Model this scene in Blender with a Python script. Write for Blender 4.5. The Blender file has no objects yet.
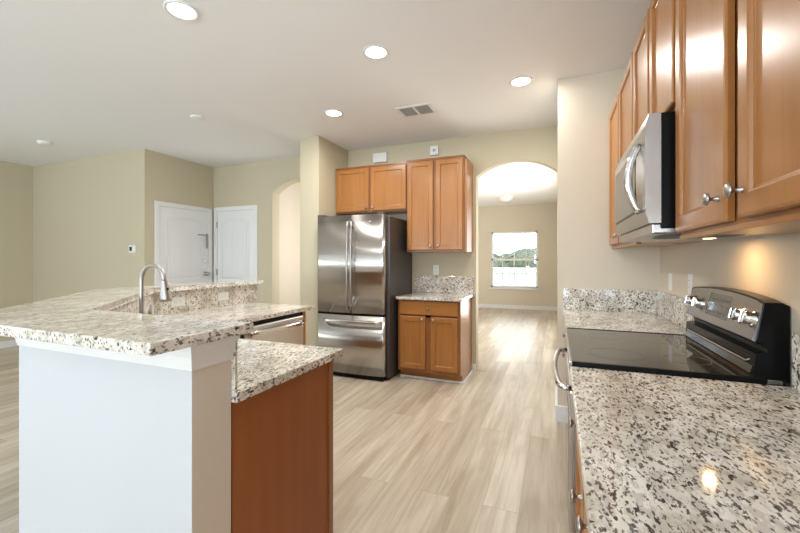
import bpy, bmesh, math, random
from mathutils import Matrix, Vector
random.seed(7)
PI = math.pi
sc = bpy.context.scene
C = sc.collection

# ------------------------------------------------------------------ camera
H = 1.295
cd = bpy.data.cameras.new('camera'); cam = bpy.data.objects.new('camera', cd); C.objects.link(cam)
cam.location = (0, 0, H); cam.rotation_euler = (PI/2, 0, math.atan(157/386))
cd.sensor_width = 36; cd.lens = 386/800*36; cd.shift_y = -6.5/800; cd.clip_start = 0.02
sc.camera = cam
# ------------------------------------------------------------------ colour management
vs = sc.view_settings
vs.view_transform = 'Standard'; vs.look = 'None'; vs.gamma = 1; vs.use_curve_mapping = False
vs.exposure = 0.25
# ------------------------------------------------------------------ world
w = bpy.data.worlds.new('sky'); sc.world = w; w.use_nodes = True
wn = w.node_tree.nodes; wn['Background'].inputs[0].default_value = (0.86, 0.93, 1.0, 1); wn['Background'].inputs[1].default_value = 3.2
# ------------------------------------------------------------------ daylight through windows and glazed doors, plus added fill panels
def area(name, loc, rot, sx, sy, power, col=(1, 1, 1), shape='RECTANGLE', spread=PI):
    l = bpy.data.lights.new(name, 'AREA'); l.shape = shape; l.size = sx; l.size_y = sy
    l.energy = power; l.color = col; l.spread = spread
    o = bpy.data.objects.new(name, l); C.objects.link(o); o.location = loc; o.rotation_euler = rot
    return o
DAY = (0.70, 0.85, 1.0); XLW = -7.50
UP = math.radians(62)     # windows also let in light bounced up from the bright ground
area('daylight_patio_door', (-2.3, -6.55, 1.2), (PI/2+UP, 0, 0), 2.6, 2.0, 190, DAY)       # behind the camera
area('daylight_rear_window', (-5.6, -6.55, 1.45), (PI/2+UP, 0, 0), 1.4, 1.3, 85, DAY)
area('daylight_kitchen_window', (-0.2, -6.55, 1.55), (PI/2+UP, 0, 0), 1.0, 1.1, 80, DAY)
area('nook_ceiling_fill', (.68, -2.6, 1.4), (PI/2+UP, 0, PI/2), 2.4, 1.6, 105, DAY)  # invented window light, added to brighten the ceiling and spare the pony wall
area('left_ceiling_fill', (XLW, -1.2, 1.5), (PI/2+UP, 0, -PI/2), 2.4, 1.5, 42, DAY)  # unseen window light, added from the living side to lift the ceiling
area('daylight_far_side_window', (-.01, 6.65, 1.25), (PI/2+math.radians(35), 0, PI/2), 2.6, 1.9, 84, (1, .98, .95))
area('hall_side_fill', (-3.1, 5.2, 1.5), (PI/2, 0, PI/2), .8, 2.0, 15, (.95, .96, 1))  # panel added inside the hall to brighten it, no window built there
CANS = [(-2.02, 1.60), (-1.17, 2.43), (-0.27, 3.27), (-2.04, 3.28)]
CEIL = 2.745

# ------------------------------------------------------------------ materials
def mat(name, col, rough=.5, metal=0, spec=.5, coat=0, emit=None, es=0, bump=None, trans=0):
    m = bpy.data.materials.new(name); m.use_nodes = True
    b = m.node_tree.nodes['Principled BSDF']; I = b.inputs
    I['Base Color'].default_value = (*col, 1); I['Roughness'].default_value = rough; I['Metallic'].default_value = metal
    I['Specular IOR Level'].default_value = spec; I['Coat Weight'].default_value = coat; I['Coat Roughness'].default_value = .08
    if trans: I['Transmission Weight'].default_value = trans
    if emit: I['Emission Color'].default_value = (*emit, 1); I['Emission Strength'].default_value = es
    if bump:
        sx, sy, sz, strength, dist = bump
        tc, mp, no, bp = nodes(m, 'ShaderNodeTexCoord', 'ShaderNodeMapping', 'ShaderNodeTexNoise', 'ShaderNodeBump')
        mp.inputs['Scale'].default_value = (sx, sy, sz); no.inputs['Scale'].default_value = 1; no.inputs['Detail'].default_value = 3
        L = m.node_tree.links.new
        L(tc.outputs['Object'], mp.inputs[0]); L(mp.outputs[0], no.inputs['Vector']); L(no.outputs[0], bp.inputs['Height'])
        bp.inputs['Strength'].default_value = strength; bp.inputs['Distance'].default_value = dist
        L(bp.outputs[0], I['Normal'])
    return m
def nodes(m, *types): return [m.node_tree.nodes.new(t) for t in types]
def ramp(m, stops):
    r = m.node_tree.nodes.new('ShaderNodeValToRGB'); e = r.color_ramp.elements
    while len(e) < len(stops): e.new(.5)
    for k, (p, c) in zip(e, stops): k.position = p; k.color = (*c, 1) if len(c) == 3 else c
    return r
def mix(m, a, b, fac, mode='MIX'):
    n = m.node_tree.nodes.new('ShaderNodeMix'); n.data_type = 'RGBA'; n.blend_type = mode
    L = m.node_tree.links.new
    for s, v in ((n.inputs[6], a), (n.inputs[7], b), (n.inputs[0], fac)):
        if isinstance(v, (tuple,)): s.default_value = (*v, 1)
        elif isinstance(v, (int, float)): s.default_value = v
        else: L(v, s)
    return n.outputs[2]
def noise_tex(m, scale, sc_=1.0, detail=4, rough=.55, rot=(0, 0, 0), loc=(0, 0, 0)):
    tc, mp, no = nodes(m, 'ShaderNodeTexCoord', 'ShaderNodeMapping', 'ShaderNodeTexNoise')
    mp.inputs['Scale'].default_value = scale; mp.inputs['Rotation'].default_value = rot; mp.inputs['Location'].default_value = loc
    no.inputs['Scale'].default_value = sc_; no.inputs['Detail'].default_value = detail; no.inputs['Roughness'].default_value = rough
    m.node_tree.links.new(tc.outputs['Object'], mp.inputs[0]); m.node_tree.links.new(mp.outputs[0], no.inputs['Vector'])
    return no.outputs[0]

def granite(name, dirs, rot, k=1.0, dn=0):
    m = mat(name, (.7, .66, .58), .07, spec=.5)
    L = m.node_tree.links.new
    b = m.node_tree.nodes['Principled BSDF']
    def sc3(s): return tuple(s*d for d in dirs)
    n1 = noise_tex(m, sc3(11*k), 1, 3, .5, rot)
    r1 = ramp(m, [(.36, (.60, .55, .47)), (.5, (.77, .725, .64)), (.66, (.90, .865, .80))]); L(n1, r1.inputs[0])
    n2 = noise_tex(m, sc3(45*k), 1, 4, .62, rot, (3, 1, 2))
    r2 = ramp(m, [(.50-dn, (0, 0, 0)), (.58-dn, (1, 1, 1))]); L(n2, r2.inputs[0])
    c = mix(m, r1.outputs[0], (.40, .355, .30), mixf(m, r2.outputs[0], .48))
    n3 = noise_tex(m, sc3(98*k), 1, 3, .6, rot, (7, 5, 1)); r3 = ramp(m, [(.565-dn, (0, 0, 0)), (.605-dn, (1, 1, 1))]); L(n3, r3.inputs[0])
    c = mix(m, c, (.075, .062, .058), mixf(m, r3.outputs[0], .9))
    n4 = noise_tex(m, sc3(50*k), 1, 2, .5, rot, (1, 9, 4)); r4 = ramp(m, [(.645-dn, (0, 0, 0)), (.675-dn, (1, 1, 1))]); L(n4, r4.inputs[0])
    c = mix(m, c, (.07, .05, .045), r4.outputs[0])
    L(c, b.inputs['Base Color'])
    return m
def mixf(m, sock, f):
    n = m.node_tree.nodes.new('ShaderNodeMath'); n.operation = 'MULTIPLY'; n.inputs[1].default_value = f
    m.node_tree.links.new(sock, n.inputs[0]); return n.outputs[0]

def wood(name, c1, c2, rough=.3, vertical=True, coat=.15):
    m = mat(name, c1, rough, spec=.4, coat=coat); L = m.node_tree.links.new
    m.node_tree.nodes['Principled BSDF'].inputs['Coat Roughness'].default_value = .18
    s = (22, 22, 1.6) if vertical else (1.6, 22, 22)
    n = noise_tex(m, s, 1, 5, .6); r = ramp(m, [(.3, c2), (.7, c1)]); L(n, r.inputs[0])
    n2 = noise_tex(m, (2.2, 2.2, 1.2), 1, 3, .5); r2 = ramp(m, [(.3, (.86, .84, .82)), (.7, (1, 1, 1))]); L(n2, r2.inputs[0])
    L(mix(m, r.outputs[0], r2.outputs[0], 1.0, 'MULTIPLY'), m.node_tree.nodes['Principled BSDF'].inputs['Base Color'])
    return m

def planks():
    m = mat('oak_planks', (.5, .4, .3), .32, spec=.5); L = m.node_tree.links.new; b = m.node_tree.nodes['Principled BSDF']
    tc, mp, br = nodes(m, 'ShaderNodeTexCoord', 'ShaderNodeMapping', 'ShaderNodeTexBrick')
    mp.inputs['Rotation'].default_value = (0, 0, PI/2)
    L(tc.outputs['Object'], mp.inputs[0]); L(mp.outputs[0], br.inputs['Vector'])
    br.inputs['Scale'].default_value = 1; br.inputs['Brick Width'].default_value = 1.5; br.inputs['Row Height'].default_value = .182
    br.inputs['Mortar Size'].default_value = .0012; br.inputs['Mortar Smooth'].default_value = 0; br.inputs['Bias'].default_value = 0
    br.offset = .37; br.inputs['Color1'].default_value = (0, 0, 0, 1); br.inputs['Color2'].default_value = (1, 1, 1, 1); br.inputs['Mortar'].default_value = (.5, .5, .5, 1)
    tone = ramp(m, [(0, (.50, .43, .335)), (.35, (.59, .515, .41)), (.7, (.65, .58, .475)), (1, (.69, .625, .52))]); L(br.outputs['Color'], tone.inputs[0])
    # grain shifted plank by plank
    add = m.node_tree.nodes.new('ShaderNodeVectorMath'); add.operation = 'MULTIPLY_ADD'
    L(br.outputs['Color'], add.inputs[0]); add.inputs[1].default_value = (9, 7, 5); L(tc.outputs['Object'], add.inputs[2])
    def nz(scale, det, ro, dist=0):
        mp2, no = nodes(m, 'ShaderNodeMapping', 'ShaderNodeTexNoise'); mp2.inputs['Scale'].default_value = scale
        L(add.outputs[0], mp2.inputs[0]); L(mp2.outputs[0], no.inputs['Vector']); no.inputs['Scale'].default_value = 1
        no.inputs['Detail'].default_value = det; no.inputs['Roughness'].default_value = ro; no.inputs['Distortion'].default_value = dist
        return no.outputs[0]
    g1 = ramp(m, [(.3, (.70, .66, .62)), (.62, (1, 1, 1))]); L(nz((24, 1.1, 1), 7, .68, .5), g1.inputs[0])
    g2 = ramp(m, [(.30, (.70, .64, .57)), (.52, (1, 1, 1))]); L(nz((4.5, .9, 1), 3, .5, .8), g2.inputs[0])
    c = mix(m, tone.outputs[0], g1.outputs[0], 1.0, 'MULTIPLY'); c = mix(m, c, g2.outputs[0], .8, 'MULTIPLY')
    c = mix(m, c, (.3, .24, .18), mixf(m, br.outputs['Fac'], .55))
    L(c, b.inputs['Base Color'])
    bp = m.node_tree.nodes.new('ShaderNodeBump'); bp.inputs['Strength'].default_value = .12; bp.inputs['Distance'].default_value = .002
    L(nz((30, 2, 1), 4, .6), bp.inputs['Height']); L(bp.outputs[0], b.inputs['Normal'])
    return m

M = {}
M['wall'] = mat('beige_wall_paint', (.57, .505, .36), .75, bump=(60, 60, 60, .08, .002))
M['wall_warm'] = mat('cream_wall_paint', (.67, .60, .485), .75, bump=(60, 60, 60, .08, .002))
M['ceil'] = mat('ceiling_paint', (.90, .90, .90), .85, bump=(45, 45, 45, .16, .004))
M['white'] = mat('white_trim_paint', (.80, .80, .79), .35)
M['pony'] = mat('pony_wall_paint', (.57, .58, .60), .6)
M['beige_end'] = mat('beige_end_paint', (.70, .635, .54), .6)
M['floor'] = planks()
M['gr_top'] = granite('granite_counter', (1.25, .6, 1), (0, 0, .7), 1.15, .014)
M['gr_bar'] = granite('granite_bar', (1.25, .6, 1), (0, 0, .7), 1.15, 0)
M['gr_mid'] = granite('granite_tall_splash', (.75, .75, .75), (0, .4, .3), 1.15, -.005)
M['gr_edge'] = granite('granite_splash', (.75, .75, .75), (0, .4, .3), 1.15, .02)
M['wood'] = wood('maple_door', (.42, .18, .048), (.35, .14, .036), .28)
M['wood_h'] = wood('maple_rail', (.42, .18, .048), (.35, .14, .036), .28, False)
M['wood_dk'] = wood('maple_frame', (.32, .13, .04), (.26, .10, .03), .32)
M['panel'] = wood('cabinet_end_panel', (.36, .115, .026), (.31, .095, .021), .5, True, 0)
M['steel'] = mat('brushed_steel', (.44, .42, .40), .24, 1, bump=(3, 3, 260, .03, .001))
M['steel_dw'] = mat('reflection_bright_steel', (.72, .71, .69), .3, 1)  # base colour lightened to stand in for bright reflections on the dishwasher
M['steel_dull'] = mat('dull_steel', (.34, .33, .31), .34, 1)
M['gloss_black'] = mat('gloss_black', (.012, .012, .011), .1, spec=.5)
M['steel_v'] = mat('brushed_steel_vertical_door', (.52, .495, .47), .24, 1, bump=(160, 160, 2, .02, .001))
for k_ in ('steel', 'steel_v'):
    m_ = M[k_]; tn = m_.node_tree.nodes.new('ShaderNodeTangent'); tn.direction_type = 'RADIAL'; tn.axis = 'Z'
    I_ = m_.node_tree.nodes['Principled BSDF'].inputs; m_.node_tree.links.new(tn.outputs[0], I_['Tangent']); I_['Anisotropic'].default_value = .75; I_['Anisotropic Rotation'].default_value = 0
M['chrome'] = mat('polished_steel', (.75, .75, .75), .12, 1)
M['nickel'] = mat('satin_nickel', (.42, .40, .38), .33, 1)
M['dark_side'] = mat('fridge_case', (.075, .068, .065), .38, .3)
M['black'] = mat('black_plastic', (.006, .006, .006), .25, spec=.12)
M['blackglass'] = mat('black_glass', (.03, .028, .022), .045, 0, 1.0)
M['blackglass'].node_tree.nodes['Principled BSDF'].inputs['IOR'].default_value = 1.75
M['grayglass'] = mat('smoked_glass', (.05, .048, .044), .06, .4, .8)
M['display'] = mat('display_window', (.06, .06, .06), .2)
M['burner'] = mat('cooktop_marking', (.05, .05, .05), .3)
M['print'] = mat('grey_print', (.35, .35, .35), .5)
M['plastic'] = mat('white_plastic', (.82, .82, .80), .35)
M['slot'] = mat('outlet_slot', (.12, .12, .12), .6)
M['lens'] = mat('lit_lens', (1, 1, 1), .5, emit=(1, .97, .90), es=9)
M['warmlens'] = mat('lit_warm_lens', (1, .9, .7), .5, emit=(1, .72, .40), es=6)
M['grille'] = mat('vent_dark', (.16, .16, .155), .6)
M['hinge'] = mat('hinge_steel', (.4, .4, .38), .3, 1)
M['outdoor'] = mat('white_vinyl_fence', (.8, .8, .8), .5)
M['ground'] = mat('lawn', (.25, .33, .16), .9)
M['glass'] = mat('window_glass', (1, 1, 1), 0, trans=1)
def leafm():
    m = mat('hedge_leaves', (.1, .2, .07), .6); L = m.node_tree.links.new
    r = ramp(m, [(.35, (.05, .07, .045)), (.6, (.15, .19, .13)), (.8, (.28, .32, .26))]); L(noise_tex(m, (9, 9, 9), 1, 5, .7), r.inputs[0])
    L(r.outputs[0], m.node_tree.nodes['Principled BSDF'].inputs['Base Color']); return m
M['leaf'] = leafm()

# ------------------------------------------------------------------ geometry helpers
def new(): return bmesh.new()
def box(bm, x0, y0, z0, x1, y1, z1, mi=0, bev=0):
    v = [bm.verts.new((x, y, z)) for z in (z0, z1) for (x, y) in ((x0, y0), (x1, y0), (x1, y1), (x0, y1))]
    fs = [bm.faces.new([v[i] for i in q]) for q in ((3, 2, 1, 0), (4, 5, 6, 7), (0, 1, 5, 4), (1, 2, 6, 5), (2, 3, 7, 6), (3, 0, 4, 7))]
    for f in fs: f.material_index = mi
    if bev:
        es = list({e for f in fs for e in f.edges})
        bmesh.ops.bevel(bm, geom=es, offset=bev, segments=2, affect='EDGES', profile=.6)
    return bm
def prism(bm, pts, a, b, axis='z', mi=0, bev=0):
    """closed outline pts (u,v) extruded from a to b along axis"""
    def P(u, v, t):
        return {'z': (u, v, t), 'y': (u, t, v), 'x': (t, u, v)}[axis]
    lo = [bm.verts.new(P(u, v, a)) for u, v in pts]; hi = [bm.verts.new(P(u, v, b)) for u, v in pts]
    n = len(pts); fs = []
    for i in range(n):
        fs.append(bm.faces.new((lo[i], lo[(i+1) % n], hi[(i+1) % n], hi[i])))
    c1 = bm.faces.new(lo[::-1]); c2 = bm.faces.new(hi); fs += [c1, c2]
    for f in fs: f.material_index = mi
    if bev:
        es = list(set(c1.edges) | set(c2.edges))
        bmesh.ops.bevel(bm, geom=es, offset=bev, segments=2, affect='EDGES', profile=.6)
    return bm
def tube(bm, pts, r, seg=12, caps=True, mi=0):
    pts = [Vector(p) for p in pts]; rings = []
    rr = r if isinstance(r, (list, tuple)) else [r]*len(pts)
    up = None
    for i, p in enumerate(pts):
        t = (pts[min(i+1, len(pts)-1)] - pts[max(i-1, 0)]).normalized()
        if up is None:
            up = Vector((0, 0, 1)) if abs(t.z) < .9 else Vector((1, 0, 0))
        a = t.cross(up).normalized(); b = a.cross(t).normalized(); up = b
        rings.append([bm.verts.new(p + (a*math.cos(2*PI*k/seg) + b*math.sin(2*PI*k/seg))*rr[i]) for k in range(seg)])
    for q, s in zip(rings, rings[1:]):
        for k in range(seg):
            f = bm.faces.new((q[k], q[(k+1) % seg], s[(k+1) % seg], s[k])); f.smooth = True; f.material_index = mi
    if caps:
        for f in (bm.faces.new(rings[0][::-1]), bm.faces.new(rings[-1])): f.material_index = mi
    return bm
def lathe(bm, prof, seg=24, M_=None, mi=0):
    """prof: (radius, height) along local +z, optional matrix"""
    rings = []
    for r, z in prof:
        rings.append([bm.verts.new((r*math.cos(2*PI*k/seg), r*math.sin(2*PI*k/seg), z)) for k in range(seg)] if r > 1e-6 else [bm.verts.new((0, 0, z))])
    vs_ = [v for q in rings for v in q]
    for q, s in zip(rings, rings[1:]):
        for k in range(seg):
            if len(q) == 1 and len(s) == 1: continue
            if len(q) == 1: f = bm.faces.new((q[0], s[k], s[(k+1) % seg]))
            elif len(s) == 1: f = bm.faces.new((q[k], q[(k+1) % seg], s[0]))
            else: f = bm.faces.new((q[k], q[(k+1) % seg], s[(k+1) % seg], s[k]))
            f.smooth = True; f.material_index = mi
    if M_ is not None: bmesh.ops.transform(bm, matrix=M_, verts=vs_)
    return bm
def axis_m(loc, d):
    return Matrix.Translation(loc) @ Vector(d).to_track_quat('Z', 'Y').to_matrix().to_4x4()
def obj(name, bm, m, parent=None, kind=None, label=None):
    bmesh.ops.recalc_face_normals(bm, faces=bm.faces[:])
    me = bpy.data.meshes.new(name); bm.to_mesh(me); bm.free()
    for k in (m if isinstance(m, (list, tuple)) else [m]): me.materials.append(M[k] if isinstance(k, str) else k)
    o = bpy.data.objects.new(name, me); C.objects.link(o)
    if parent: o.parent = parent
    if kind: o['kind'] = kind
    if label: o['label'] = label
    return o
def tag(o, label, cat, group=None):
    o['label'] = label; o['category'] = cat
    if group: o['group'] = group
    return o
def thing(name, label, cat, loc=(0, 0, 0), rotz=0, group=None):
    o = bpy.data.objects.new(name, None); C.objects.link(o); o.location = loc; o.rotation_euler = (0, 0, rotz); o.empty_display_size = .1
    return tag(o, label, cat, group)
def struct(name, bm, m, parent=None):
    return obj(name, bm, m, parent, 'structure')

# ------------------------------------------------------------------ the room shell
XR, YB, YR, XW = .70, 4.49, 3.35, .006      # right wall, back wall, return wall, return wall's left face
XL, YREAR = -7.54, -6.5
T = .12
struct('floor', box(new(), -8, -6.9, -.1, 1.2, 10.9, 0), 'floor')
struct('ceiling', box(new(), -8, -6.9, CEIL, 1.2, 10.9, CEIL+.1), 'ceil')
def side_wall(name, x0, x1, y0, y1, wy0, wy1, z0, z1, m):
    bm = new()
    for a in ((y0, wy0, 0, CEIL), (wy1, y1, 0, CEIL), (wy0, wy1, 0, z0), (wy0, wy1, z1, CEIL)): box(bm, x0, a[0], a[2], x1, a[1], a[3])
    return struct(name, bm, m)
side_wall('wall_right', XR, XR+T, YREAR, YR+T, -3.8, -1.4, .75, 2.1, 'wall_warm')  # opening added for the invented nook light
struct('wall_return', box(new(), XW, YR, 0, XR, YR+T, CEIL), 'wall_warm')
bm = new()
for a in ((XW, YR+T, 0, XW+T, 5.3, CEIL), (XW, 8.0, 0, XW+T, 10.6, CEIL), (XW, 5.3, 0, XW+T, 8.0, .1), (XW, 5.3, 2.2, XW+T, 8.0, CEIL)): box(bm, *a)
struct('wall_passage', bm, 'wall_warm')
side_wall('wall_left', XL-T, XL, YREAR, 3.41+T, -2.4, 0, .8, 2.15, 'wall')  # opening added for the invented left light
struct('wall_living', box(new(), XL, 3.41, 0, -4.985, 3.41+T, CEIL), 'wall')
struct('wall_entry', box(new(), -4.985-T, 3.41+T, 0, -4.985, 4.5, CEIL), 'wall')
def arch_wall(name, x0, x1, y0, y1, a0, a1, zs, zt, m):
    """wall along x with one arched opening a0..a1 springing at zs, crown zt"""
    c = (a0+a1)/2; hw = (a1-a0)/2; rise = zt-zs; R_ = (hw*hw+rise*rise)/(2*rise); zc = zt-R_
    th = math.asin(hw/R_); N = 24
    arc = [(c+R_*math.sin(-th+2*th*i/N), zc+R_*math.cos(-th+2*th*i/N)) for i in range(N+1)]
    bm = new()
    box(bm, x0, y0, 0, a0, y1, CEIL)
    if x1 > a1+.001: box(bm, a1, y0, 0, x1, y1, CEIL)
    for (u0, v0), (u1, v1) in zip(arc, arc[1:]):
        prism(bm, [(u0, v0), (u1, v1), (u1, CEIL), (u0, CEIL)], y0, y1, 'y')
    bmesh.ops.remove_doubles(bm, verts=bm.verts[:], dist=1e-5)
    return struct(name, bm, m)
arch_wall('wall_back', -2.83, XW, YB, YB+.14, -.872, XW-.002, 2.265, 2.42, 'wall')
arch_wall('wall_hall', -4.985-T, -2.83, 4.5, 4.66, -3.84, -2.90, 2.27, 2.44, 'wall')
struct('wall_wing', box(new(), -2.83, 3.806, 0, -2.57, YB, CEIL), 'wall')
struct('wall_corridor', box(new(), -5.1, 5.75, 0, -2.95, 5.87, CEIL), 'wall_warm')
struct('wall_corridor_side', box(new(), -4.3, 4.66, 0, -4.18, 5.75, CEIL), 'wall_warm')
# wall between far room and the hall
bm = box(new(), -3.07, YB+.14, 0, -2.95, 10.6, CEIL)
struct('wall_far_left', bm, 'wall_warm')
FW = (-1.654, -.456, .56, 2.05)
bm = new()
for a in ((-3.07, 10.6, 0, FW[0], 10.72, CEIL), (FW[1], 10.6, 0, XW+T, 10.72, CEIL), (FW[0], 10.6, 0, FW[1], 10.72, FW[2]), (FW[0], 10.6, FW[3], FW[1], 10.72, CEIL)): box(bm, *a)
struct('wall_far', bm, 'wall_warm')
# rear wall behind the camera with its glazed door and two windows
RW = [(-3.6, -1.0, 0.03, 2.2), (-6.3, -4.9, .8, 2.1), (-.7, .3, 1.0, 2.1)]
bm = new(); xs = sorted(RW); cur = XL
for (a, b_, z0, z1) in xs:
    box(bm, cur, YREAR-T, 0, a, YREAR, CEIL); box(bm, a, YREAR-T, z1, b_, YREAR, CEIL)
    if z0 > .05: box(bm, a, YREAR-T, 0, b_, YREAR, z0)
    cur = b_
box(bm, cur, YREAR-T, 0, XR, YREAR, CEIL); struct('wall_rear', bm, 'wall')
def window(name, x0, x1, z0, z1, y, cols, rows, side=-1):
    """frame lies in the x-z plane at y, room side at side"""
    bm = new(); f = .045; d0, d1 = y-.03, y+.03
    box(bm, x0, d0, z0, x0+f, d1, z1); box(bm, x1-f, d0, z0, x1, d1, z1); box(bm, x0, d0, z0, x1, d1, z0+f); box(bm, x0, d0, z1-f, x1, d1, z1)
    zm = (z0+z1)/2
    if rows: box(bm, x0, d0, zm-.025, x1, d1, zm+.025)
    o = struct(name, bm, 'white')
    bm = new()
    for i in range(1, cols): xx = x0+(x1-x0)*i/cols; box(bm, xx-.009, y-.012, z0+f, xx+.009, y+.012, z1-f)
    for j in range(1, 2*rows):
        if j != rows: zz = z0+(z1-z0)*j/(2*rows); box(bm, x0+f, y-.012, zz-.009, x1-f, y+.012, zz+.009)
    if cols > 1: obj('muntin', bm, 'white', o)
    else: bm.free()
    obj('pane', box(new(), x0+f, y-.003, z0+f, x1-f, y+.003, z1-f), 'glass', o)
    return o
w1 = window('window_1', FW[0], FW[1], FW[2], FW[3], 10.67, 4, 2)
obj('window_sill', box(new(), FW[0]-.05, 10.55, FW[2]-.04, FW[1]+.05, 10.68, FW[2], bev=.005), 'white', w1)
# ------------------------------------------------------------------ baseboards and trims
def bb(name, x0, y0, x1, y1, h=.085, m='white'):
    return struct(name, box(new(), x0, y0, 0, x1, y1, h, bev=.004), m)
bb('baseboard_far', -2.95, 10.585, XW, 10.6, .1); bb('baseboard_left', XL, YREAR, XL+.015, 3.41, .1)
bb('baseboard_living', XL+.015, 3.395, -4.985, 3.41); bb('baseboard_return', XW-.02, YR-.018, .07, YR, .13)
bb('baseboard_passage', XW-.02, YR, XW, 5.3, .13); bb('baseboard_back', -.925, YB-.012, -.873, YB)
bb('baseboard_wing', -2.83, 3.792, -2.57, 3.806)
bb('baseboard_hall', -4.09, 4.487, -3.84, 4.5)
bb('baseboard_corridor', -4.18, 5.735, -2.95, 5.75)

# ------------------------------------------------------------------ the two white doors of the entry
def casing(name, u0, u1, z1, place, wd=.06):
    bm = new()
    box(bm, u0-wd, -.018, 0, u0, 0, z1+wd, bev=.004); box(bm, u1, -.018, 0, u1+wd, 0, z1+wd, bev=.004); box(bm, u0, -.018, z1, u1, 0, z1+wd, bev=.004)
    bm.transform(place); return struct(name, bm, 'white')
def arch_panel(bm, u0, u1, z0, z1, rise, yf):
    N = 12; c = (u0+u1)/2; hw = (u1-u0)/2
    top = [(c+hw*math.cos(PI*i/N), z1-rise+rise*math.sin(PI*i/N)) for i in range(N+1)] if rise else [(u1, z1), (u0, z1)]
    pts = [(u0, z0), (u1, z0)] + top
    loop = [(u, yf, v) for u, v in pts] + [(pts[0][0], yf, pts[0][1])]
    tube(bm, loop, .007, 6)
    c0 = ((u0+u1)/2, (z0+z1)/2)
    ins = [(c0[0]+(u-c0[0])*.84, c0[1]+(v-c0[1])*.93) for u, v in pts]
    prism(bm, ins, yf-.008, yf, 'y', bev=.004)
def white_door(name, u0, u1, z1, place, grooves):
    bm = new(); box(bm, u0+.004, .012, .008, u1-.004, .05, z1-.004)
    g = .11; 
    arch_panel(bm, u0+g, u1-g, 1.02, z1-.13, .09, .012); arch_panel(bm, u0+g, u1-g, .2, .88, 0, .012)
    for i in range(grooves):
        u = u0+g+.04+(u1-u0-2*g-.08)*(i+.5)/grooves
        box(bm, u-.003, .0, 1.08, u+.003, .004, z1-.32)
    bm.transform(place); return struct(name, bm, 'white')
PE = Matrix.Translation((-4.985, 3.60, 0)) @ Matrix.Rotation(PI/2, 4, 'Z')          # local x -> +y, local -y -> +x
PH = Matrix.Translation((-4.93, 4.5, 0))
# doors stand proud of the wall skin by a hair so they read on the solid wall
PE2 = Matrix.Translation((-4.985+.035, 3.60, 0)) @ Matrix.Rotation(PI/2, 4, 'Z'); PH2 = Matrix.Translation((-4.93, 4.5-.035, 0))
casing('trim_1', 0, .80, 2.03, PE); casing('trim_2', .03, .77, 2.05, PH)
d1 = white_door('door_1', 0, .80, 2.03, PE2 @ Matrix.Translation((0, .02, 0)), 0)
d2 = white_door('door_2', .03, .77, 2.05, PH2 @ Matrix.Translation((0, .02, 0)), 4)
kx = -4.965
bm = new(); lathe(bm, [(.033, 0), (.033, .008), (.012, .014), (.012, .035), (.026, .045), (.03, .06), (.022, .072), (0, .076)], 20, axis_m((kx, 4.33, 1.085), (1, 0, 0))); obj('door_knob', bm, 'nickel', d1)
bm = new(); lathe(bm, [(.03, 0), (.03, .01), (.02, .02), (0, .021)], 20, axis_m((kx, 4.33, 1.28), (1, 0, 0)))
obj('deadbolt', bm, 'plastic', d1)
bm = new(); box(bm, kx, 4.20, 1.665, kx+.012, 4.34, 1.685, bev=.003); box(bm, kx, 4.345, 1.47, kx+.015, 4.36, 1.70, bev=.003); tube(bm, [(kx+.02, 4.352, 1.68), (kx+.03, 4.35, 1.58), (kx+.02, 4.352, 1.48)], .004, 8)
obj('door_guard', bm, 'nickel', d1)
for z in (.25, 1.11, 1.84):
    bm = new(); box(bm, -4.90, 4.475, z-.045, -4.885, 4.486, z+.045, bev=.002); obj('hinge', bm, 'hinge', d2)

# ------------------------------------------------------------------ raised-panel doors, knobs, cabinets
def panel_face(bm, x0, z0, x1, z1, yb, t, stile=.055):
    """framed cabinet door, front towards -y, back plane at yb, thickness t"""
    yf = yb-t
    def rect(i, y): return [bm.verts.new(p) for p in ((x0+i, y, z0+i), (x1-i, y, z0+i), (x1-i, y, z1-i), (x0+i, y, z1-i))]
    prof = [(0, yb), (0, yf+.006), (.003, yf+.002), (.008, yf), (stile-.006, yf), (stile-.002, yf+.003), (stile, yf+.009), (stile+.006, yf+.011)]
    loops = [rect(i, y) for i, y in prof]
    for a, b in zip(loops, loops[1:]):
        for k in range(4): bm.faces.new((a[k], a[(k+1) % 4], b[(k+1) % 4], b[k]))
    bm.faces.new(loops[0][::-1]); bm.faces.new(loops[-1])
    return bm
def knob(parent, x, y, z, r=.016):
    bm = new(); lathe(bm, [(.0075, 0), (.0075, .004), (.0045, .007), (.0045, .016), (.009, .019), (r, .022), (r+.0005, .025), (r*.8, .029), (r*.4, .031), (0, .0315)], 20, axis_m((x, y, z), (0, -1, 0)))
    return obj('knob', bm, 'nickel', parent)
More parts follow.
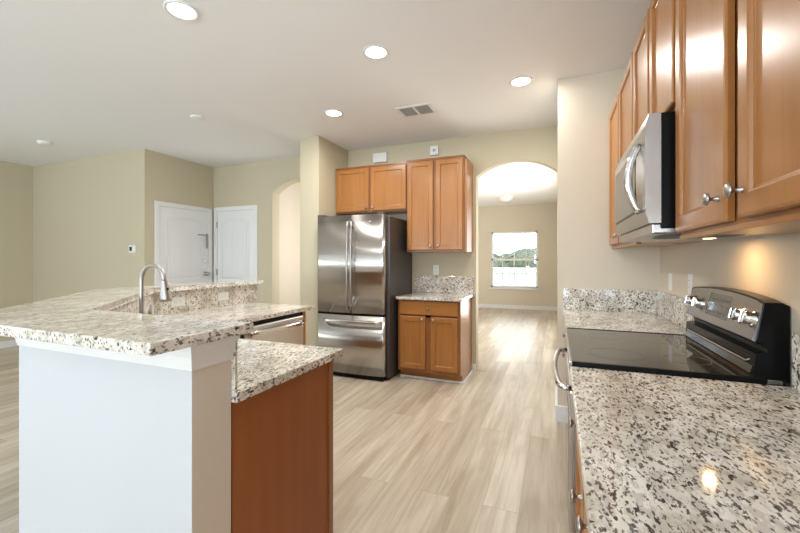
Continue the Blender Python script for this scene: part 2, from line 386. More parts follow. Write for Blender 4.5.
def cabinet(name, label, loc, rotz, W, D, z0, z1, doors, drawers=(), toe=0, rail=.035, top_trim=0, group=None, bodym='wood', frame='wood_dk', light_rail=0):
    """local frame: x 0..W along the face, y=0 the face plane, +y to the wall. doors: (x0,x1,z0,z1,knobx,knobz)"""
    t = thing(name, label, 'cabinet', (loc[0], loc[1], 0), rotz, group)
    zb = z0+toe
    bm = new(); box(bm, 0, .018, zb, W, D, z1)
    if toe and D > .1: box(bm, .0, .075, z0, W, D, zb)
    elif toe: box(bm, .0, .0, z0, W, D, zb)
    obj('body', bm, bodym, t)
    bm = new()      # face frame
    s = .038
    box(bm, 0, 0, zb, s, .018, z1); box(bm, W-s, 0, zb, W, .018, z1); box(bm, s, 0, z1-rail, W-s, .018, z1); box(bm, s, 0, zb, W-s, .018, zb+rail)
    xs_ = sorted({round((a[1]+b[0])/2, 4) for a, b in zip(doors, doors[1:]) if b[0] > a[1]})
    for x in xs_: box(bm, x-.03, 0, zb+rail, x+.03, .018, z1-rail)
    for d in drawers: box(bm, s, 0, d[2]-.03, W-s, .018, d[2])
    if not doors: pass
    obj('face_frame', bm, frame, t)
    if top_trim:
        bm = new(); box(bm, -.004, -.008, z1-.004, W+.004, D, z1+top_trim, bev=.003); obj('top_molding', bm, frame, t)
    if light_rail:
        bm = new(); box(bm, 0, -.004, z0-light_rail, W, .02, z0, bev=.003); obj('light_rail', bm, 'wood_h', t)
    for (a, b, c, d, kx_, kz) in doors:
        o = obj('door', panel_face(new(), a, c, b, d, -.002, .02), 'wood', t); knob(o, kx_, -.022, kz)
    for (a, b, c, d, kx_, kz) in drawers:
        bm = new(); box(bm, a, -.021, c, b, -.002, d, bev=.004); o = obj('drawer', bm, 'wood_h', t); knob(o, kx_, -.021, kz)
    return t
def pair(W, z0, z1, kz, gap=.012, mid=.03):
    c = W/2
    return [(gap, c-mid/2, z0, z1, c-mid/2-.03, kz), (c+mid/2, W-gap, z0, z1, c+mid/2+.03, kz)]

# ---- fridge wall
t = cabinet('wall_cabinet', 'short wide maple wall cabinet with two doors right above the refrigerator', (-2.566, 4.18), 0, .960, .305, 1.87, 2.425, pair(.960, 1.885, 2.405, 1.925), rail=.03, top_trim=.012)
t = cabinet('wall_cabinet', 'tall maple wall cabinet with two narrow doors beside the arched opening', (-1.597, 4.14), 0, .665, .345, 1.385, 2.425, pair(.665, 1.405, 2.405, 1.45), rail=.03, top_trim=.012)
bm = new(); box(bm, .665, .018, 1.385, .691, .345, 2.40); obj('filler_strip', bm, 'wood', t)
t = cabinet('base_cabinet', 'maple base cabinet with one drawer and two doors beside the refrigerator', (-1.615, 3.92), 0, .695, .565, 0.0, .868, pair(.695, .125, .69, .66, gap=.028, mid=.06), [(.028, .667, .71, .85, .3475, .78)], toe=.09)
bm = new(); box(bm, -.002, .058, 0, .712, .076, .022, bev=.004); box(bm, .697, .062, 0, .712, .565, .022, bev=.004); obj('shoe_molding', bm, 'white', t)
# its granite top
ct = thing('countertop', 'short granite countertop on the small base cabinet beside the refrigerator', 'countertop', (-1.27, 4.17, .87))
bm = new(); box(bm, -.355, -.30, 0, .375, .32, .03, bev=.004); obj('slab', bm, 'gr_top', ct)
bm = new(); box(bm, -.355, .298, .03, .375, .32, .232, bev=.002); obj('backsplash', bm, 'gr_edge', ct)

# ---- refrigerator
FX0, FX1, FY, FZ = -2.535, -1.688, 3.695, 1.785
fr = thing('refrigerator', 'stainless steel french door refrigerator with bottom freezer drawer and dark sides', 'refrigerator', (-2.09, 4.0, 0))
def L3(x, y, z): return (x+2.09, y-4.0, z)
def fbox(name, x0, y0, z0, x1, y1, z1, m, bev=0, parent=None):
    a = L3(x0, y0, z0); b = L3(x1, y1, z1); return obj(name, box(new(), *a, *b, bev=bev), m, parent or fr)
fbox('case', FX0+.004, FY+.085, .03, -1.655, 4.465, FZ-.02, 'dark_side', .006)
fbox('toe_grille', FX0+.02, FY+.03, .005, FX1-.02, FY+.10, .05, 'black', .004)
def fdoor(name, x0, x1, z0, z1, lround, rround):
    pts = []; N = 10; xm = (FX0+FX1)/2; hw = (FX1-FX0)/2
    def yy(x): return FY + .020*((x-xm)/hw)**2
    r = .03
    pts.append((x0, FY+.078))
    rl = r if lround else .006; rr = r if rround else .006
    for i in range(7):
        a = PI - PI/2*i/6; pts.append((x0+rl+rl*math.cos(a), yy(x0+rl)+rl-rl*math.sin(a)))
    for i in range(1, N): x = x0+rl+(x1-rr-x0-rl)*i/N; pts.append((x, yy(x)))
    for i in range(7):
        a = PI/2 - PI/2*i/6; pts.append((x1-rr+rr*math.cos(a), yy(x1-rr)+rr-rr*math.sin(a)))
    pts.append((x1, FY+.078))
    pts = [(x+2.09, y-4.0) for x, y in pts]
    bm = new(); prism(bm, pts[::-1], z0, z1, 'z')
    for f in bm.faces: f.smooth = len(f.verts) == 4 and abs(f.normal.z) < .5
    o = obj(name, bm, 'steel_v', fr)
    for p in o.data.polygons: p.use_smooth = abs(p.normal.z) < .5 and p.normal.y < .5
    return o
xm = -2.082
dl = fdoor('door', FX0, xm-.003, .715, FZ, True, False); dr = fdoor('door', xm+.003, FX1, .715, FZ, False, True)
fz = fdoor('freezer_drawer', FX0, FX1, .055, .69, True, True)
fbox('gasket', FX0+.01, FY+.03, .688, FX1-.01, FY+.09, .717, 'black')
for x, d in ((xm-.024, dl), (xm+.024, dr)):
    bm = new(); ptsh = [L3(x, FY+.005, 1.70), L3(x, FY-.03, 1.685)] + [L3(x, FY-.036-.014*math.sin(PI*i/10), 1.66-.86*i/10) for i in range(11)] + [L3(x, FY-.03, .785), L3(x, FY+.005, .77)]
    tube(bm, ptsh, .0105, 10); obj('handle', bm, 'nickel', d)
    for za, zb_ in ((1.665, 1.715), (.755, .80)): obj('handle_bracket', box(new(), *L3(x-.012, FY-.04, za), *L3(x+.012, FY+.004, zb_), bev=.004), 'chrome', d)
bm = new(); N = 14
tube(bm, [L3(-2.41, FY+.01, .628)]+[L3(-2.41+.69*i/N, FY-.035-.018*math.sin(PI*i/N), .628) for i in range(N+1)]+[L3(-1.72, FY+.01, .628)], .014, 10)
for v in bm.verts: v.co.z = .628+(v.co.z-.628)*1.5
obj('handle', bm, 'chrome', fz)
bm = new(); lathe(bm, [(.016, 0), (.016, .002), (0, .0022)], 20, axis_m(L3(-1.855, FY+.008, 1.705), (0, -1, 0))); obj('emblem', bm, 'chrome', dr)
for x in (FX0+.05, FX1-.05): fbox('hinge_cap', x-.04, FY+.02, FZ-.001, x+.04, FY+.14, FZ+.02, 'dark_side', .004)

# ---- right wall base cabinets, local x runs towards the camera (-y)
XF = .085
def rcab(y_far, W): return (XF, y_far)
t = cabinet('base_cabinet', 'maple base cabinet between the range and the return wall', (XF, 3.34), -PI/2, .975, XR-XF-.005, 0, .868, pair(.975, .125, .69, .66), [(.02, .955, .71, .85, .48, .78)], toe=.09, group=None)
t = cabinet('base_cabinet', 'single door maple base cabinet on the near side of the range', (XF, 1.572), -PI/2, .46, XR-XF-.005, 0, .868, [(.015, .445, .125, .69, .415, .65)], [(.015, .445, .71, .85, .23, .778)], toe=.09)
t = cabinet('base_cabinet', 'maple base cabinet nearest the camera under the right countertop', (XF, 1.108), -PI/2, .60, XR-XF-.005, 0, .868, pair(.60, .125, .69, .65), [(.015, .585, .71, .85, .29, .785)], toe=.09)
t = cabinet('base_cabinet', 'maple base cabinet at the end of the right counter', (XF, .505), -PI/2, 1.0, XR-XF-.005, 0, .868, pair(1.0, .125, .69, .65), [(.015, .985, .71, .85, .5, .785)], toe=.09)
ct = thing('countertop', 'speckled granite countertop on the near side of the range', 'countertop', (.37, .55, .87))
bm = new(); box(bm, -.325, -1.05, 0, .328, 1.022, .03, bev=.004); obj('slab', bm, 'gr_top', ct)
bm = new(); box(bm, .306, -1.05, .03, .328, 1.022, .198, bev=.002); obj('backsplash', bm, 'gr_edge', ct)
ct = thing('countertop', 'granite countertop in the corner beyond the range', 'countertop', (.37, 2.85, .87))
bm = new(); box(bm, -.325, -.485, 0, .328, .498, .03, bev=.004); obj('slab', bm, 'gr_top', ct)
bm = new(); box(bm, -.325, .478, .03, .306, .498, .20, bev=.002); obj('backsplash', bm, 'gr_edge', ct, label='short splash on the return wall')
bm = new(); box(bm, .306, -.482, .03, .328, .498, .20, bev=.002); obj('backsplash', bm, 'gr_edge', ct, label='splash along the right wall')

# ---- right wall upper cabinets
XU = .39
UD = XR-XU-.002
t = cabinet('wall_cabinet', 'tall maple wall cabinet with two doors in the corner beyond the microwave', (XU, 3.345), -PI/2, .993, UD, 1.39, 2.42, pair(.993, 1.405, 2.40, 1.45), top_trim=.012, light_rail=.012)
t = cabinet('wall_cabinet', 'short maple wall cabinet with two doors above the microwave', (XU, 2.35), -PI/2, .772, UD, 1.825, 2.42, pair(.772, 1.84, 2.40, 1.865), top_trim=.012)
W_ = .92
t = cabinet('wall_cabinet', 'large maple wall cabinet with two nickel knobs on the near side of the microwave', (XU, 1.575), -PI/2, W_, UD, 1.378, 2.42, [(.02, .437, 1.387, 2.40, .398, 1.446), (.503, .90, 1.387, 2.40, .530, 1.446)], top_trim=.012, light_rail=.014)
t = cabinet('wall_cabinet', 'maple wall cabinet overhead at the near end of the right wall', (XU, .652), -PI/2, W_, UD, 1.378, 2.42, pair(W_, 1.387, 2.40, 1.446), top_trim=.012, light_rail=.014)

# ---- over-the-range microwave
mw = thing('microwave', 'stainless over the range microwave with curved handle under the short cabinet', 'microwave', (.5, 1.967, 1.395))
def ML(x, y, z): return (x-.5, y-1.967, z-1.395)
def mbox(name, a, b, m, bev=0, p=None): return obj(name, box(new(), *ML(*a), *ML(*b), bev=bev), m, p or mw)
Y0, Y1, Z0, Z1 = 1.588, 2.346, 1.395, 1.81
mbox('case', (.335, Y0+.002, Z0+.01), (.695, Y1-.002, Z1), 'black', .004)
# curved steel front
def mprof(y0, y1, z0, z1, xf):
    pts = [(.336, z0)] + [(xf+.006-.006*math.sin(PI*i/10) + (.008 if i in (0, 10) else 0), z0+(z1-z0)*i/10) for i in range(11)] + [(.336, z1)]
    bm = new(); prism(bm, [(u-.5, v-1.395) for u, v in pts], 0, 1, 'y')
    for v in bm.verts: v.co.y = ML(0, y0 if v.co.y < .5 else y1, 0)[1]
    return bm
md = obj('door', mprof(Y0, Y1, Z0+.03, Z1, .286), 'steel', mw)
mbox('window_border', (.2852, Y0+.165, Z0+.085), (.30, Y1-.035, Z1-.08), 'black', .002, md)
mbox('window', (.2842, Y0+.172, Z0+.092), (.30, Y1-.042, Z1-.087), 'grayglass', .001, md)
bm = new(); pts_ = []
N = 16
for i in range(N+1):
    a = i/N; pts_.append(ML(.286-.038*math.sin(PI*a)**.8, Y0+.085, Z0+.075+(Z1-Z0-.16)*a))
tube(bm, pts_, [.011+.004*math.sin(PI*i/N) for i in range(N+1)], 12); obj('handle', bm, 'chrome', md)
mbox('base_vent', (.31, Y0+.01, Z0-.008), (.69, Y1-.01, Z0+.03), 'steel', .006)
bm = new()
for i in range(6): y = Y0+.09+i*.03; box(bm, *ML(.36, y, Z0-.015), *ML(.60, y+.014, Z0-.011))
obj('filter', bm, 'grille', mw)
mbox('task_light', (.545, 1.86, Z0-.016), (.575, 1.90, Z0-.011), 'warmlens')
area('microwave_task_light', (.56, 1.88, Z0-.02), (0, 0, 0), .03, .03, 1.0, (1, .60, .28))

# ---- range
rg = thing('range', 'stainless freestanding electric range with black glass cooktop and knob backguard', 'range', (.37, 1.967, 0))
RY0, RY1 = 1.578, 2.362
def RL(x, y, z): return (x-.37, y-1.967, z)
def rbox(name, a, b, m, bev=0, p=None): return obj(name, box(new(), *RL(*a), *RL(*b), bev=bev), m, p or rg)
rbox('body', (.10, RY0+.004, .02), (.68, RY1-.004, .895), 'black', .004)
od = rbox('oven_door', (.045, RY0+.006, .21), (.10, RY1-.006, .80), 'steel', .006)
rbox('window', (.043, RY0+.12, .36), (.05, RY1-.12, .66), 'blackglass', .001, od)
rbox('storage_drawer', (.05, RY0+.006, .06), (.10, RY1-.006, .20), 'steel', .006)
rbox('front_rail', (.05, RY0+.004, .81), (.10, RY1-.004, .893), 'steel', .006)
bm = new(); N = 14; hy0, hy1 = RY0+.05, RY1-.05
tube(bm, [RL(.05, hy0, .80), RL(.02, hy0+.004, .80)]+[RL(.008-.018*math.sin(PI*i/N), hy0+.03+(hy1-hy0-.06)*i/N, .80) for i in range(N+1)]+[RL(.02, hy1-.004, .80), RL(.05, hy1, .80)], .012, 12); obj('handle', bm, 'chrome', od)
cktop = rbox('cooktop', (.052, RY0, .897), (.66, RY1, .914), 'blackglass', .003)
bm = new(); box(bm, *RL(.053, RY0-.001, .896), *RL(.62, RY0+.012, .9165)); obj('edge_strip', bm, 'black', cktop); bm = new(); box(bm, *RL(.053, RY1-.008, .896), *RL(.62, RY1+.001, .9165)); obj('edge_strip', bm, 'black', cktop)
bm = new(); box(bm, *RL(.043, RY0, .885), *RL(.0535, RY1, .915), bev=.003); obj('edge_trim', bm, 'steel', rg)
for cx_, cy_, r in ((.22, 1.78, .10), (.22, 2.17, .075), (.46, 1.78, .075), (.46, 2.17, .09)):
    bm = new()
    prof = [(r-.0015, 0), (r+.0015, 0), (r+.0015, .0003), (r-.0015, .0003), (r-.0015, 0)]
    lathe(bm, prof, 40, Matrix.Translation(RL(cx_, cy_, .9139)))
    obj('burner_ring', bm, 'burner', cktop)
# backguard: extruded side profile, the top edge bowed
def bprism(name, prof, y0, y1, m, bow=0, N=16, parent=None):
    bm = new(); rings = []
    for i in range(N+1):
        y = y0+(y1-y0)*i/N; s = math.sin(PI*i/N)**.6 if 0 < i < N else 0
        rings.append([bm.verts.new(RL(x+(.2213*bow*s if flag else 0), y, z+(bow*s if flag else 0))) for x, z, flag in prof])
    n = len(prof)
    for a, b in zip(rings, rings[1:]):
        for k in range(n): bm.faces.new((a[k], a[(k+1) % n], b[(k+1) % n], b[k]))
    bm.faces.new(rings[0][::-1]); bm.faces.new(rings[-1])
    return obj(name, bm, m, parent or rg)
BY0, BY1 = 1.625, 2.36
bg = bprism('backguard', [(.695, .90, 0), (.695, 1.145, 1), (.675, 1.155, 1), (.632, 1.155, 1), (.612, 1.03, 0), (.640, 1.005, 0), (.640, .99, 0), (.608, .985, 0), (.604, .91, 0)], BY0, BY1, 'black', .022)
pnl = bprism('control_panel', [(.634, 1.148, 1), (.630, 1.150, 1), (.603, 1.028, 0), (.612, 1.022, 0)], BY0+.012, BY1-.012, 'steel_dull', .020, parent=rg)
bprism('trim_rail', [(.630, .987, 0), (.620, .987, 0), (.598, .917, 0), (.610, .909, 0)], BY0+.015, BY1-.015, 'gloss_black', 0)
bm = new(); tube(bm, [RL(.618, BY0+.03, .965)]+[RL(.602, BY0+.05+(BY1-BY0-.10)*i/6, .95) for i in range(7)]+[RL(.618, BY1-.03, .965)], .005, 8); obj('trim_bar', bm, 'steel', rg)
def pz(z): return .603+.027*(z-1.028)/.122
nrm = Vector((-.122, 0, .027)).normalized()
for y in (1.665, 1.75, 2.165, 2.265):
    z = 1.095
    k = thing  # knobs are parts of the panel
    bm = new(); lathe(bm, [(.030, 0), (.030, .004), (.024, .006), (.022, .026), (.018, .030), (0, .031)], 24, axis_m(RL(pz(z), y, z), nrm)); ko = obj('knob', bm, 'chrome', pnl)
    bm = new(); box(bm, -.005, -.020, .028, .005, .020, .040, bev=.002); bm.transform(axis_m(RL(pz(z), y, z), nrm)); obj('grip', bm, 'chrome', ko)
def on_panel(y0, y1, z0, z1, off=.0015):
    bm = new(); v = [bm.verts.new(RL(pz(z)+dx, y, z)) for dx in (-off, .002) for (y, z) in ((y0, z0), (y1, z0), (y1, z1), (y0, z1))]
    for q in ((0, 1, 2, 3), (7, 6, 5, 4), (0, 4, 5, 1), (1, 5, 6, 2), (2, 6, 7, 3), (3, 7, 4, 0)): bm.faces.new([v[i] for i in q])
    return bm
obj('display', on_panel(1.87, 2.10, 1.058, 1.152), 'display', pnl)
for i in range(5):
    for j in range(3):
        y = 1.89+i*.041; z = 1.075+j*.026
        obj('button', on_panel(y, y+.016, z, z+.005, .0025), 'burner', pnl)

# ------------------------------------------------------------------ the peninsula
def wall_poly(o, i): return o + i[::-1]
outer = [(-.90, .743), (-1.73, .743), (-2.78, 1.793), (-2.78, 2.88)]
inner = [(-.90, .876), (-1.675, .876), (-2.64, 1.841), (-2.64, 2.88)]
bm = new(); prism(bm, wall_poly(outer, inner), 0, 1.072, 'z')
for f in bm.faces:
    c = f.calc_center_median()
    if abs(c.x+.90) < .01: f.material_index = 1
struct('wall_peninsula', bm, ['pony', 'beige_end'])
def off_path(d):
    """closed U path around the pony wall (outer, near end, inner) moved out by d"""
    k = d*math.tan(PI/8)
    return [(-2.78-d, 2.88+d), (-2.78-d, 1.793-k), (-1.73-k, .743-d), (-.90+d, .743-d), (-.90+d, .876+d), (-1.675+k, .876+d), (-2.64+d, 1.841+k), (-2.64+d, 2.88+d)]
def sweep_molding():
    prof = [(-.002, 1.0), (.004, 1.0), (.006, 1.008), (.008, 1.018), (.009, 1.035), (.012, 1.05), (.017, 1.062), (.019, 1.072), (-.002, 1.072)]
    bm = new(); loops = []
    for d, z in prof:
        loops.append([bm.verts.new((x, y, z)) for x, y in off_path(d)])
    for a, b in zip(loops, loops[1:]):
        for k in range(8): bm.faces.new((a[k], a[(k+1) % 8], b[(k+1) % 8], b[k]))
    return bm
struct('trim_3', sweep_molding(), 'white')
bb('baseboard_peninsula', -1.72, .729, -.90, .743)
bt = thing('bar_top', 'raised granite bar top wrapping around the sink corner of the peninsula', 'countertop', (-1.6, .8, 1.0725))
BO = [(-.865, .605), (-1.815, .605), (-2.84, 1.63), (-2.84, 2.89), (-2.56, 2.89), (-2.56, 1.815), (-1.675, .93), (-.865, .93)]
bm = new(); prism(bm, [(x+1.6, y-.8) for x, y in BO], 0, .031, 'z', bev=.004); obj('slab', bm, 'gr_bar', bt)
pc = thing('countertop', 'lower granite countertop of the peninsula around the kitchen faucet', 'countertop', (-1.6, 1.2, .87))
# outline with the sink cut-out bridged
CO = [(-.88, .879), (-.88, 1.495), (-1.50, 1.495), (-1.94, 1.935), (-1.94, 2.80), (-2.618, 2.80), (-2.618, 1.851), (-1.646, .879)]
SKC = (-1.82, 1.49); u_ = (-.7071, .7071); p_ = (.7071, .7071)
def rrect(hx, hy, r, n=5):
    out = []
    for cx_, cy_, a0 in ((hx-r, hy-r, 0), (-hx+r, hy-r, PI/2), (-hx+r, -hy+r, PI), (hx-r, -hy+r, 1.5*PI)):
        out += [(cx_+r*math.cos(a0+PI/2*i/(n-1)), cy_+r*math.sin(a0+PI/2*i/(n-1))) for i in range(n)]
    return out
hole = [(SKC[0]+u_[0]*a+p_[0]*b, SKC[1]+u_[1]*a+p_[1]*b) for a, b in rrect(.30, .165, .05)]
bm = new()
for z in (0, .03):
    es = []
    for loop in (CO, hole):
        vv = [bm.verts.new((x+1.6, y-1.2, z)) for x, y in loop]
        es += [bm.edges.new((vv[k], vv[(k+1) % len(vv)])) for k in range(len(vv))]
    bmesh.ops.triangle_fill(bm, edges=es, use_beauty=True)
bm.verts.ensure_lookup_table(); nn = len(CO)+len(hole)
for base, cnt in ((0, len(CO)), (len(CO), len(hole))):
    for k in range(cnt):
        a, b = base+k, base+(k+1) % cnt
        bm.faces.new((bm.verts[a], bm.verts[b], bm.verts[b+nn], bm.verts[a+nn]))
obj('slab', bm, 'gr_top', pc)
bm = new(); prism(bm, [(x+1.6, y-1.2) for x, y in [(-.886, .878), (-.886, .887), (-1.661, .887), (-2.618, 1.857), (-2.618, 2.86), (-2.638, 2.86), (-2.638, 1.844), (-1.666, .878)]], .03, .2015, 'z'); obj('backsplash', bm, 'gr_mid', pc)
# sink bowl set into the diagonal corner
sk = thing('sink', 'stainless steel sink set into the corner of the peninsula counter', 'sink', (SKC[0], SKC[1], .87), PI*.75)
bm = new(); lps = []
for hx, hy, r, z in ((.325, .178, .06, -.001), (.298, .163, .05, -.001), (.292, .157, .045, -.02), (.282, .147, .045, -.17), (.25, .115, .04, -.188)):
    lps.append([bm.verts.new((x, y, z)) for x, y in rrect(hx, hy, r)])
for a, b in zip(lps, lps[1:]):
    for k in range(len(a)): f = bm.faces.new((a[k], a[(k+1) % len(a)], b[(k+1) % len(a)], b[k]))
bm.faces.new(lps[-1]); obj('bowl', bm, 'steel_dull', sk)
bm = new(); lathe(bm, [(.045, -.187), (.045, -.183), (.03, -.185), (0, -.185)], 24); obj('drain', bm, 'chrome', sk)
# faucet
fc = thing('faucet', 'brushed nickel gooseneck pull down faucet standing on the peninsula counter', 'faucet', (-1.975, 1.335, .90))
th = math.radians(2); dx_, dy_ = math.cos(th), math.sin(th)
bm = new(); Rf = .080; zc = .287
pts_ = [(0, 0, .03), (0, 0, .15), (0, 0, zc)] + [(dx_*(Rf-Rf*math.cos(a)), dy_*(Rf-Rf*math.cos(a)), zc+.082*math.sin(a)) for a in [PI*i/16 for i in range(1, 16)]] + [(dx_*2*Rf, dy_*2*Rf, zc-.005)]
tube(bm, pts_, .0105, 14); obj('spout', bm, 'nickel', fc)
bm = new(); lathe(bm, [(.027, 0), (.027, .006), (.020, .012), (.0165, .03), (.0155, .10), (.0125, .115), (.0105, .118)], 24); obj('base', bm, 'nickel', fc)
bm = new(); lathe(bm, [(.0145, .004), (.016, -.012), (.018, -.03), (.026, -.085), (.027, -.097), (.018, -.10), (0, -.10)], 24, Matrix.Translation((dx_*2*Rf, dy_*2*Rf, zc)) @ Matrix.Rotation(-.17, 4, 'Y')); obj('spray_head', bm, 'nickel', fc)
bm = new(); box(bm, .012, -.006, -.075, .024, .006, -.03, bev=.003); bm.transform(Matrix.Translation((dx_*2*Rf+.004, dy_*2*Rf, zc))); obj('spray_button', bm, 'black', fc)
bm = new(); tube(bm, [(.010, .004, .105), (.036, .015, .108)], .011, 12); tube(bm, [(.036, .015, .108), (.040, .017, .13), (.046, .019, .165)], [.010, .008, .006], 10); obj('lever', bm, 'nickel', fc)
# cabinets under the lower counter
t = cabinet('base_cabinet', 'peninsula base cabinet with smooth brown end panel beside the pony wall', (-.905, 1.435), PI, .56, .55, 0, .868, [(.015, .545, .125, .85, .05, .8)], toe=.09, bodym='panel')
bm = new(); box(bm, -.006, -.006, 0, .012, .022, .868); obj('end_stile', bm, 'wood_dk', t)
t = cabinet('sink_base_cabinet', 'maple corner base cabinet under the peninsula sink', (-1.95+.0, 1.925), PI/4*3+PI, .60, .022, 0, .868, [(.015, .585, .125, .85, .05, .8)], toe=.09)
t.location = (-1.535, 1.51, 0); t.rotation_euler = (0, 0, PI*.75)
# dishwasher facing +x
dw = thing('dishwasher', 'stainless steel dishwasher with bar handle in the peninsula facing the kitchen', 'dishwasher', (-1.965, 2.01, 0), PI/2)
bm = new(); box(bm, 0, .03, .1, .665, .58, .865); obj('case', bm, 'black', dw)
bm = new(); box(bm, .003, -.012, .11, .662, .03, .835, bev=.008); dd = obj('door', bm, 'steel_dw', dw)
bm = new(); box(bm, .003, -.004, .838, .662, .03, .864, bev=.003); obj('control_strip', bm, 'black', dw)
bm = new(); N = 12; tube(bm, [(.05, -.01, .785)]+[(.05+.565*i/N, -.04-.016*math.sin(PI*i/N), .785) for i in range(N+1)]+[(.615, -.01, .785)], .012, 12); 
for v in bm.verts: v.co.z = .785+(v.co.z-.785)*1.9
obj('handle', bm, 'chrome', dd)
bm = new(); box(bm, .0, .04, 0, .665, .55, .1); obj('toe_kick', bm, 'black', dw)
bm = new(); box(bm, -2.60, 2.682, 0, -1.97, 2.725, .868); tag(obj('end_panel', bm, 'wood'), 'narrow maple end panel beyond the dishwasher under the counter end', 'cabinet panel')

# ------------------------------------------------------------------ wall plates, outlets, boxes
def plate(name, label, cat, loc, d, horizontal=False, kind='outlet', w_=.07, h_=.115, group=None):
    """local x-z plate whose front faces local -y"""
    rz = {(0, -1): 0, (1, 0): PI/2, (-1, 0): -PI/2}[d]
    if horizontal: w_, h_ = h_, w_
    t = thing(name, label, cat, loc, rz, group)
    obj('cover', box(new(), -w_/2, -.006, -h_/2, w_/2, 0, h_/2, bev=.002), 'plastic', t)
    if kind == 'outlet':
        for s in (-1, 1):
            c = (s*.02, 0) if horizontal else (0, s*.02)
            o = obj('socket', box(new(), c[0]-.013, -.008, c[1]-.013, c[0]+.013, -.005, c[1]+.013, bev=.002), 'plastic', t)
            bm = new()
            for q in (-.005, .005):
                if horizontal: box(bm, c[0]-.004, -.0086, q-.001, c[0]+.004, -.0078, q+.001)
                else: box(bm, q-.001, -.0086, c[1]-.004, q+.001, -.0078, c[1]+.004)
            obj('slot', bm, 'slot', o)
    elif kind == 'switch':
        obj('rocker', box(new(), -.016, -.010, -.032, .016, -.005, .032, bev=.002), 'plastic', t)
    return t
plate('outlet', 'white outlet on the back wall above the small granite counter', 'outlet', (-1.356, YB, 1.175), (0, -1))
plate('light_switch', 'white switch plate on the right wall nearer the corner', 'switch', (XR, 3.047, 1.15), (-1, 0), kind='switch')
plate('outlet', 'white outlet on the right wall just beyond the range', 'outlet', (XR, 2.635, 1.16), (-1, 0))
plate('outlet', 'white outlet on the granite splash behind the faucet spray head', 'outlet', (-2.618, 2.04, .985), (1, 0), True)
plate('outlet', 'white outlet on the granite splash near the end of the raised bar', 'outlet', (-2.618, 2.46, .99), (1, 0), True)
t = thing('thermostat', 'small white thermostat with dark screen on the living room wall', 'thermostat', (-5.20, 3.41, 1.44))
obj('body', box(new(), -.065, -.025, -.05, .065, 0, .05, bev=.006), 'plastic', t); obj('screen', box(new(), -.045, -.027, -.025, .005, -.02, .03), 'display', t)
t = thing('doorbell_chime', 'wide white chime box on the wall above the refrigerator cabinets', 'chime box', (-2.09, YB, 2.60))
obj('cover', box(new(), -.095, -.04, -.06, .095, 0, .06, bev=.006), 'plastic', t)
t = thing('alarm_box', 'small square white box on the wall above the tall cabinet', 'alarm box', (-1.37, YB, 2.615))
obj('cover', box(new(), -.05, -.035, -.055, .05, 0, .055, bev=.006), 'plastic', t); obj('button', box(new(), -.016, -.038, -.016, .016, -.034, .016, bev=.003), 'print', t)

# ------------------------------------------------------------------ ceiling fixtures
names = ['round recessed ceiling light nearest the camera, at the top left of the view', 'round recessed ceiling light in the middle between the others', 'round recessed ceiling light closest to the arched opening', 'round recessed ceiling light closest to the refrigerator alcove wall']
for (x, y), lb in zip(CANS, names):
    t = thing('recessed_light', lb, 'ceiling light', (x, y, CEIL), group='recessed lights in the kitchen ceiling')
    bm = new(); lathe(bm, [(.070, 0), (.095, 0), (.095, -.004), (.088, -.008), (.074, -.006), (.070, 0)], 32); obj('trim_ring', bm, 'white', t)
    bm = new(); lathe(bm, [(.072, -.003), (.05, -.006), (0, -.007)], 32); obj('lens', bm, 'lens', t)
    area('recessed_lamp', (x, y, CEIL-.02), (0, 0, 0), .12, .12, 13, (1, .97, .92), 'DISK')
t = thing('ceiling_vent', 'white ceiling air vent with two dark louvered panels near the cabinets', 'vent', (-1.26, 3.52, CEIL))
bm = new(); box(bm, -.175, -.125, -.008, .175, -.100, 0); box(bm, -.175, .100, -.008, .175, .125, 0); box(bm, -.175, -.1, -.008, -.145, .1, 0); box(bm, .145, -.1, -.008, .175, .1, 0); box(bm, -.012, -.1, -.008, .012, .1, 0); obj('frame', bm, 'white', t)
obj('backing', box(new(), -.145, -.1, -.002, .145, .1, -.0005), 'grille', t)
for i in range(9):
    bm = new(); y = -.088+i*.022
    for (a, b) in ((-.145, -.012), (.012, .145)): prism(bm, [(y-.006, -.002), (y-.004, -.002), (y+.006, -.008), (y+.004, -.008)], a, b, 'x')
    obj('slat', bm, 'print', t)
t = thing('smoke_detector', 'round smoke detector on the living room ceiling at the far left', 'smoke detector', (-5.83, 2.75, CEIL))
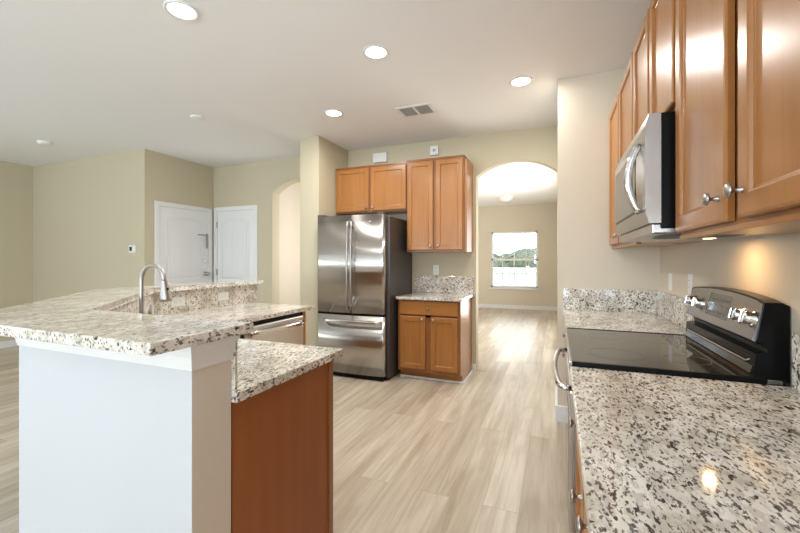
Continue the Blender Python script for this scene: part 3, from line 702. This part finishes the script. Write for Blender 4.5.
bm = new(); lathe(bm, [(.075, 0), (.075, -.01), (.065, -.03), (.045, -.038), (0, -.04)], 28); obj('cover', bm, 'plastic', t)
t = thing('ceiling_sensor', 'flat pale round sensor plate on the ceiling left of the recessed lights', 'ceiling sensor', (-3.38, 2.85, CEIL))
bm = new(); lathe(bm, [(.065, 0), (.065, -.006), (.05, -.012), (0, -.013)], 28); obj('cover', bm, 'ceil', t)
t = thing('flush_ceiling_light', 'small white flush ceiling light in the far room beyond the arch', 'ceiling light', (-1.09, 9.15, CEIL))
bm = new(); lathe(bm, [(.19, 0), (.19, -.02), (.17, -.03)], 32); obj('base', bm, 'white', t)
bm = new(); lathe(bm, [(.165, -.025), (.15, -.06), (.09, -.095), (.02, -.108), (0, -.108)], 32); obj('glass_shade', bm, 'plastic', t)
bm = new(); lathe(bm, [(.012, -.105), (.014, -.115), (.006, -.13), (0, -.132)], 16); obj('finial', bm, 'nickel', t)

# ------------------------------------------------------------------ outside the far window
struct('ground_outside', box(new(), -9, 10.9, -.15, 6, 24, -.05), 'ground')
bm = new(); n_ = 0
for i in range(12):
    x = -5+i*.75; r = random.uniform(.75, 1.05)
    m4 = Matrix.Translation((x, 17.5+random.uniform(-.4, .4), .8+random.uniform(-.1, .2))) @ Matrix.Diagonal((r, r*.8, r*.95, 1))
    bmesh.ops.create_icosphere(bm, subdivisions=4, radius=1, matrix=m4)
for v in bm.verts: v.co += Vector([random.uniform(-.07, .07) for _ in range(3)])
tag(obj('hedge', bm, 'leaf'), 'green hedge beyond the far window', 'hedge')['kind'] = 'stuff'
fe = thing('fence', 'low white fence outside the far window in front of the hedge', 'fence', (-1, 15, -.05))
bm = new()
for i in range(34): box(bm, -4+i*.24, -.015, .1, -4+i*.24+.225, .015, 1.0)
obj('board', bm, 'outdoor', fe); bm = new(); box(bm, -4, -.03, 1.0, 4.16, .03, 1.06); obj('rail', bm, 'outdoor', fe)
for i in range(5): bm = new(); box(bm, -4+i*2-.05, -.05, 0, -4+i*2+.05, .05, 1.12); obj('post', bm, 'outdoor', fe)
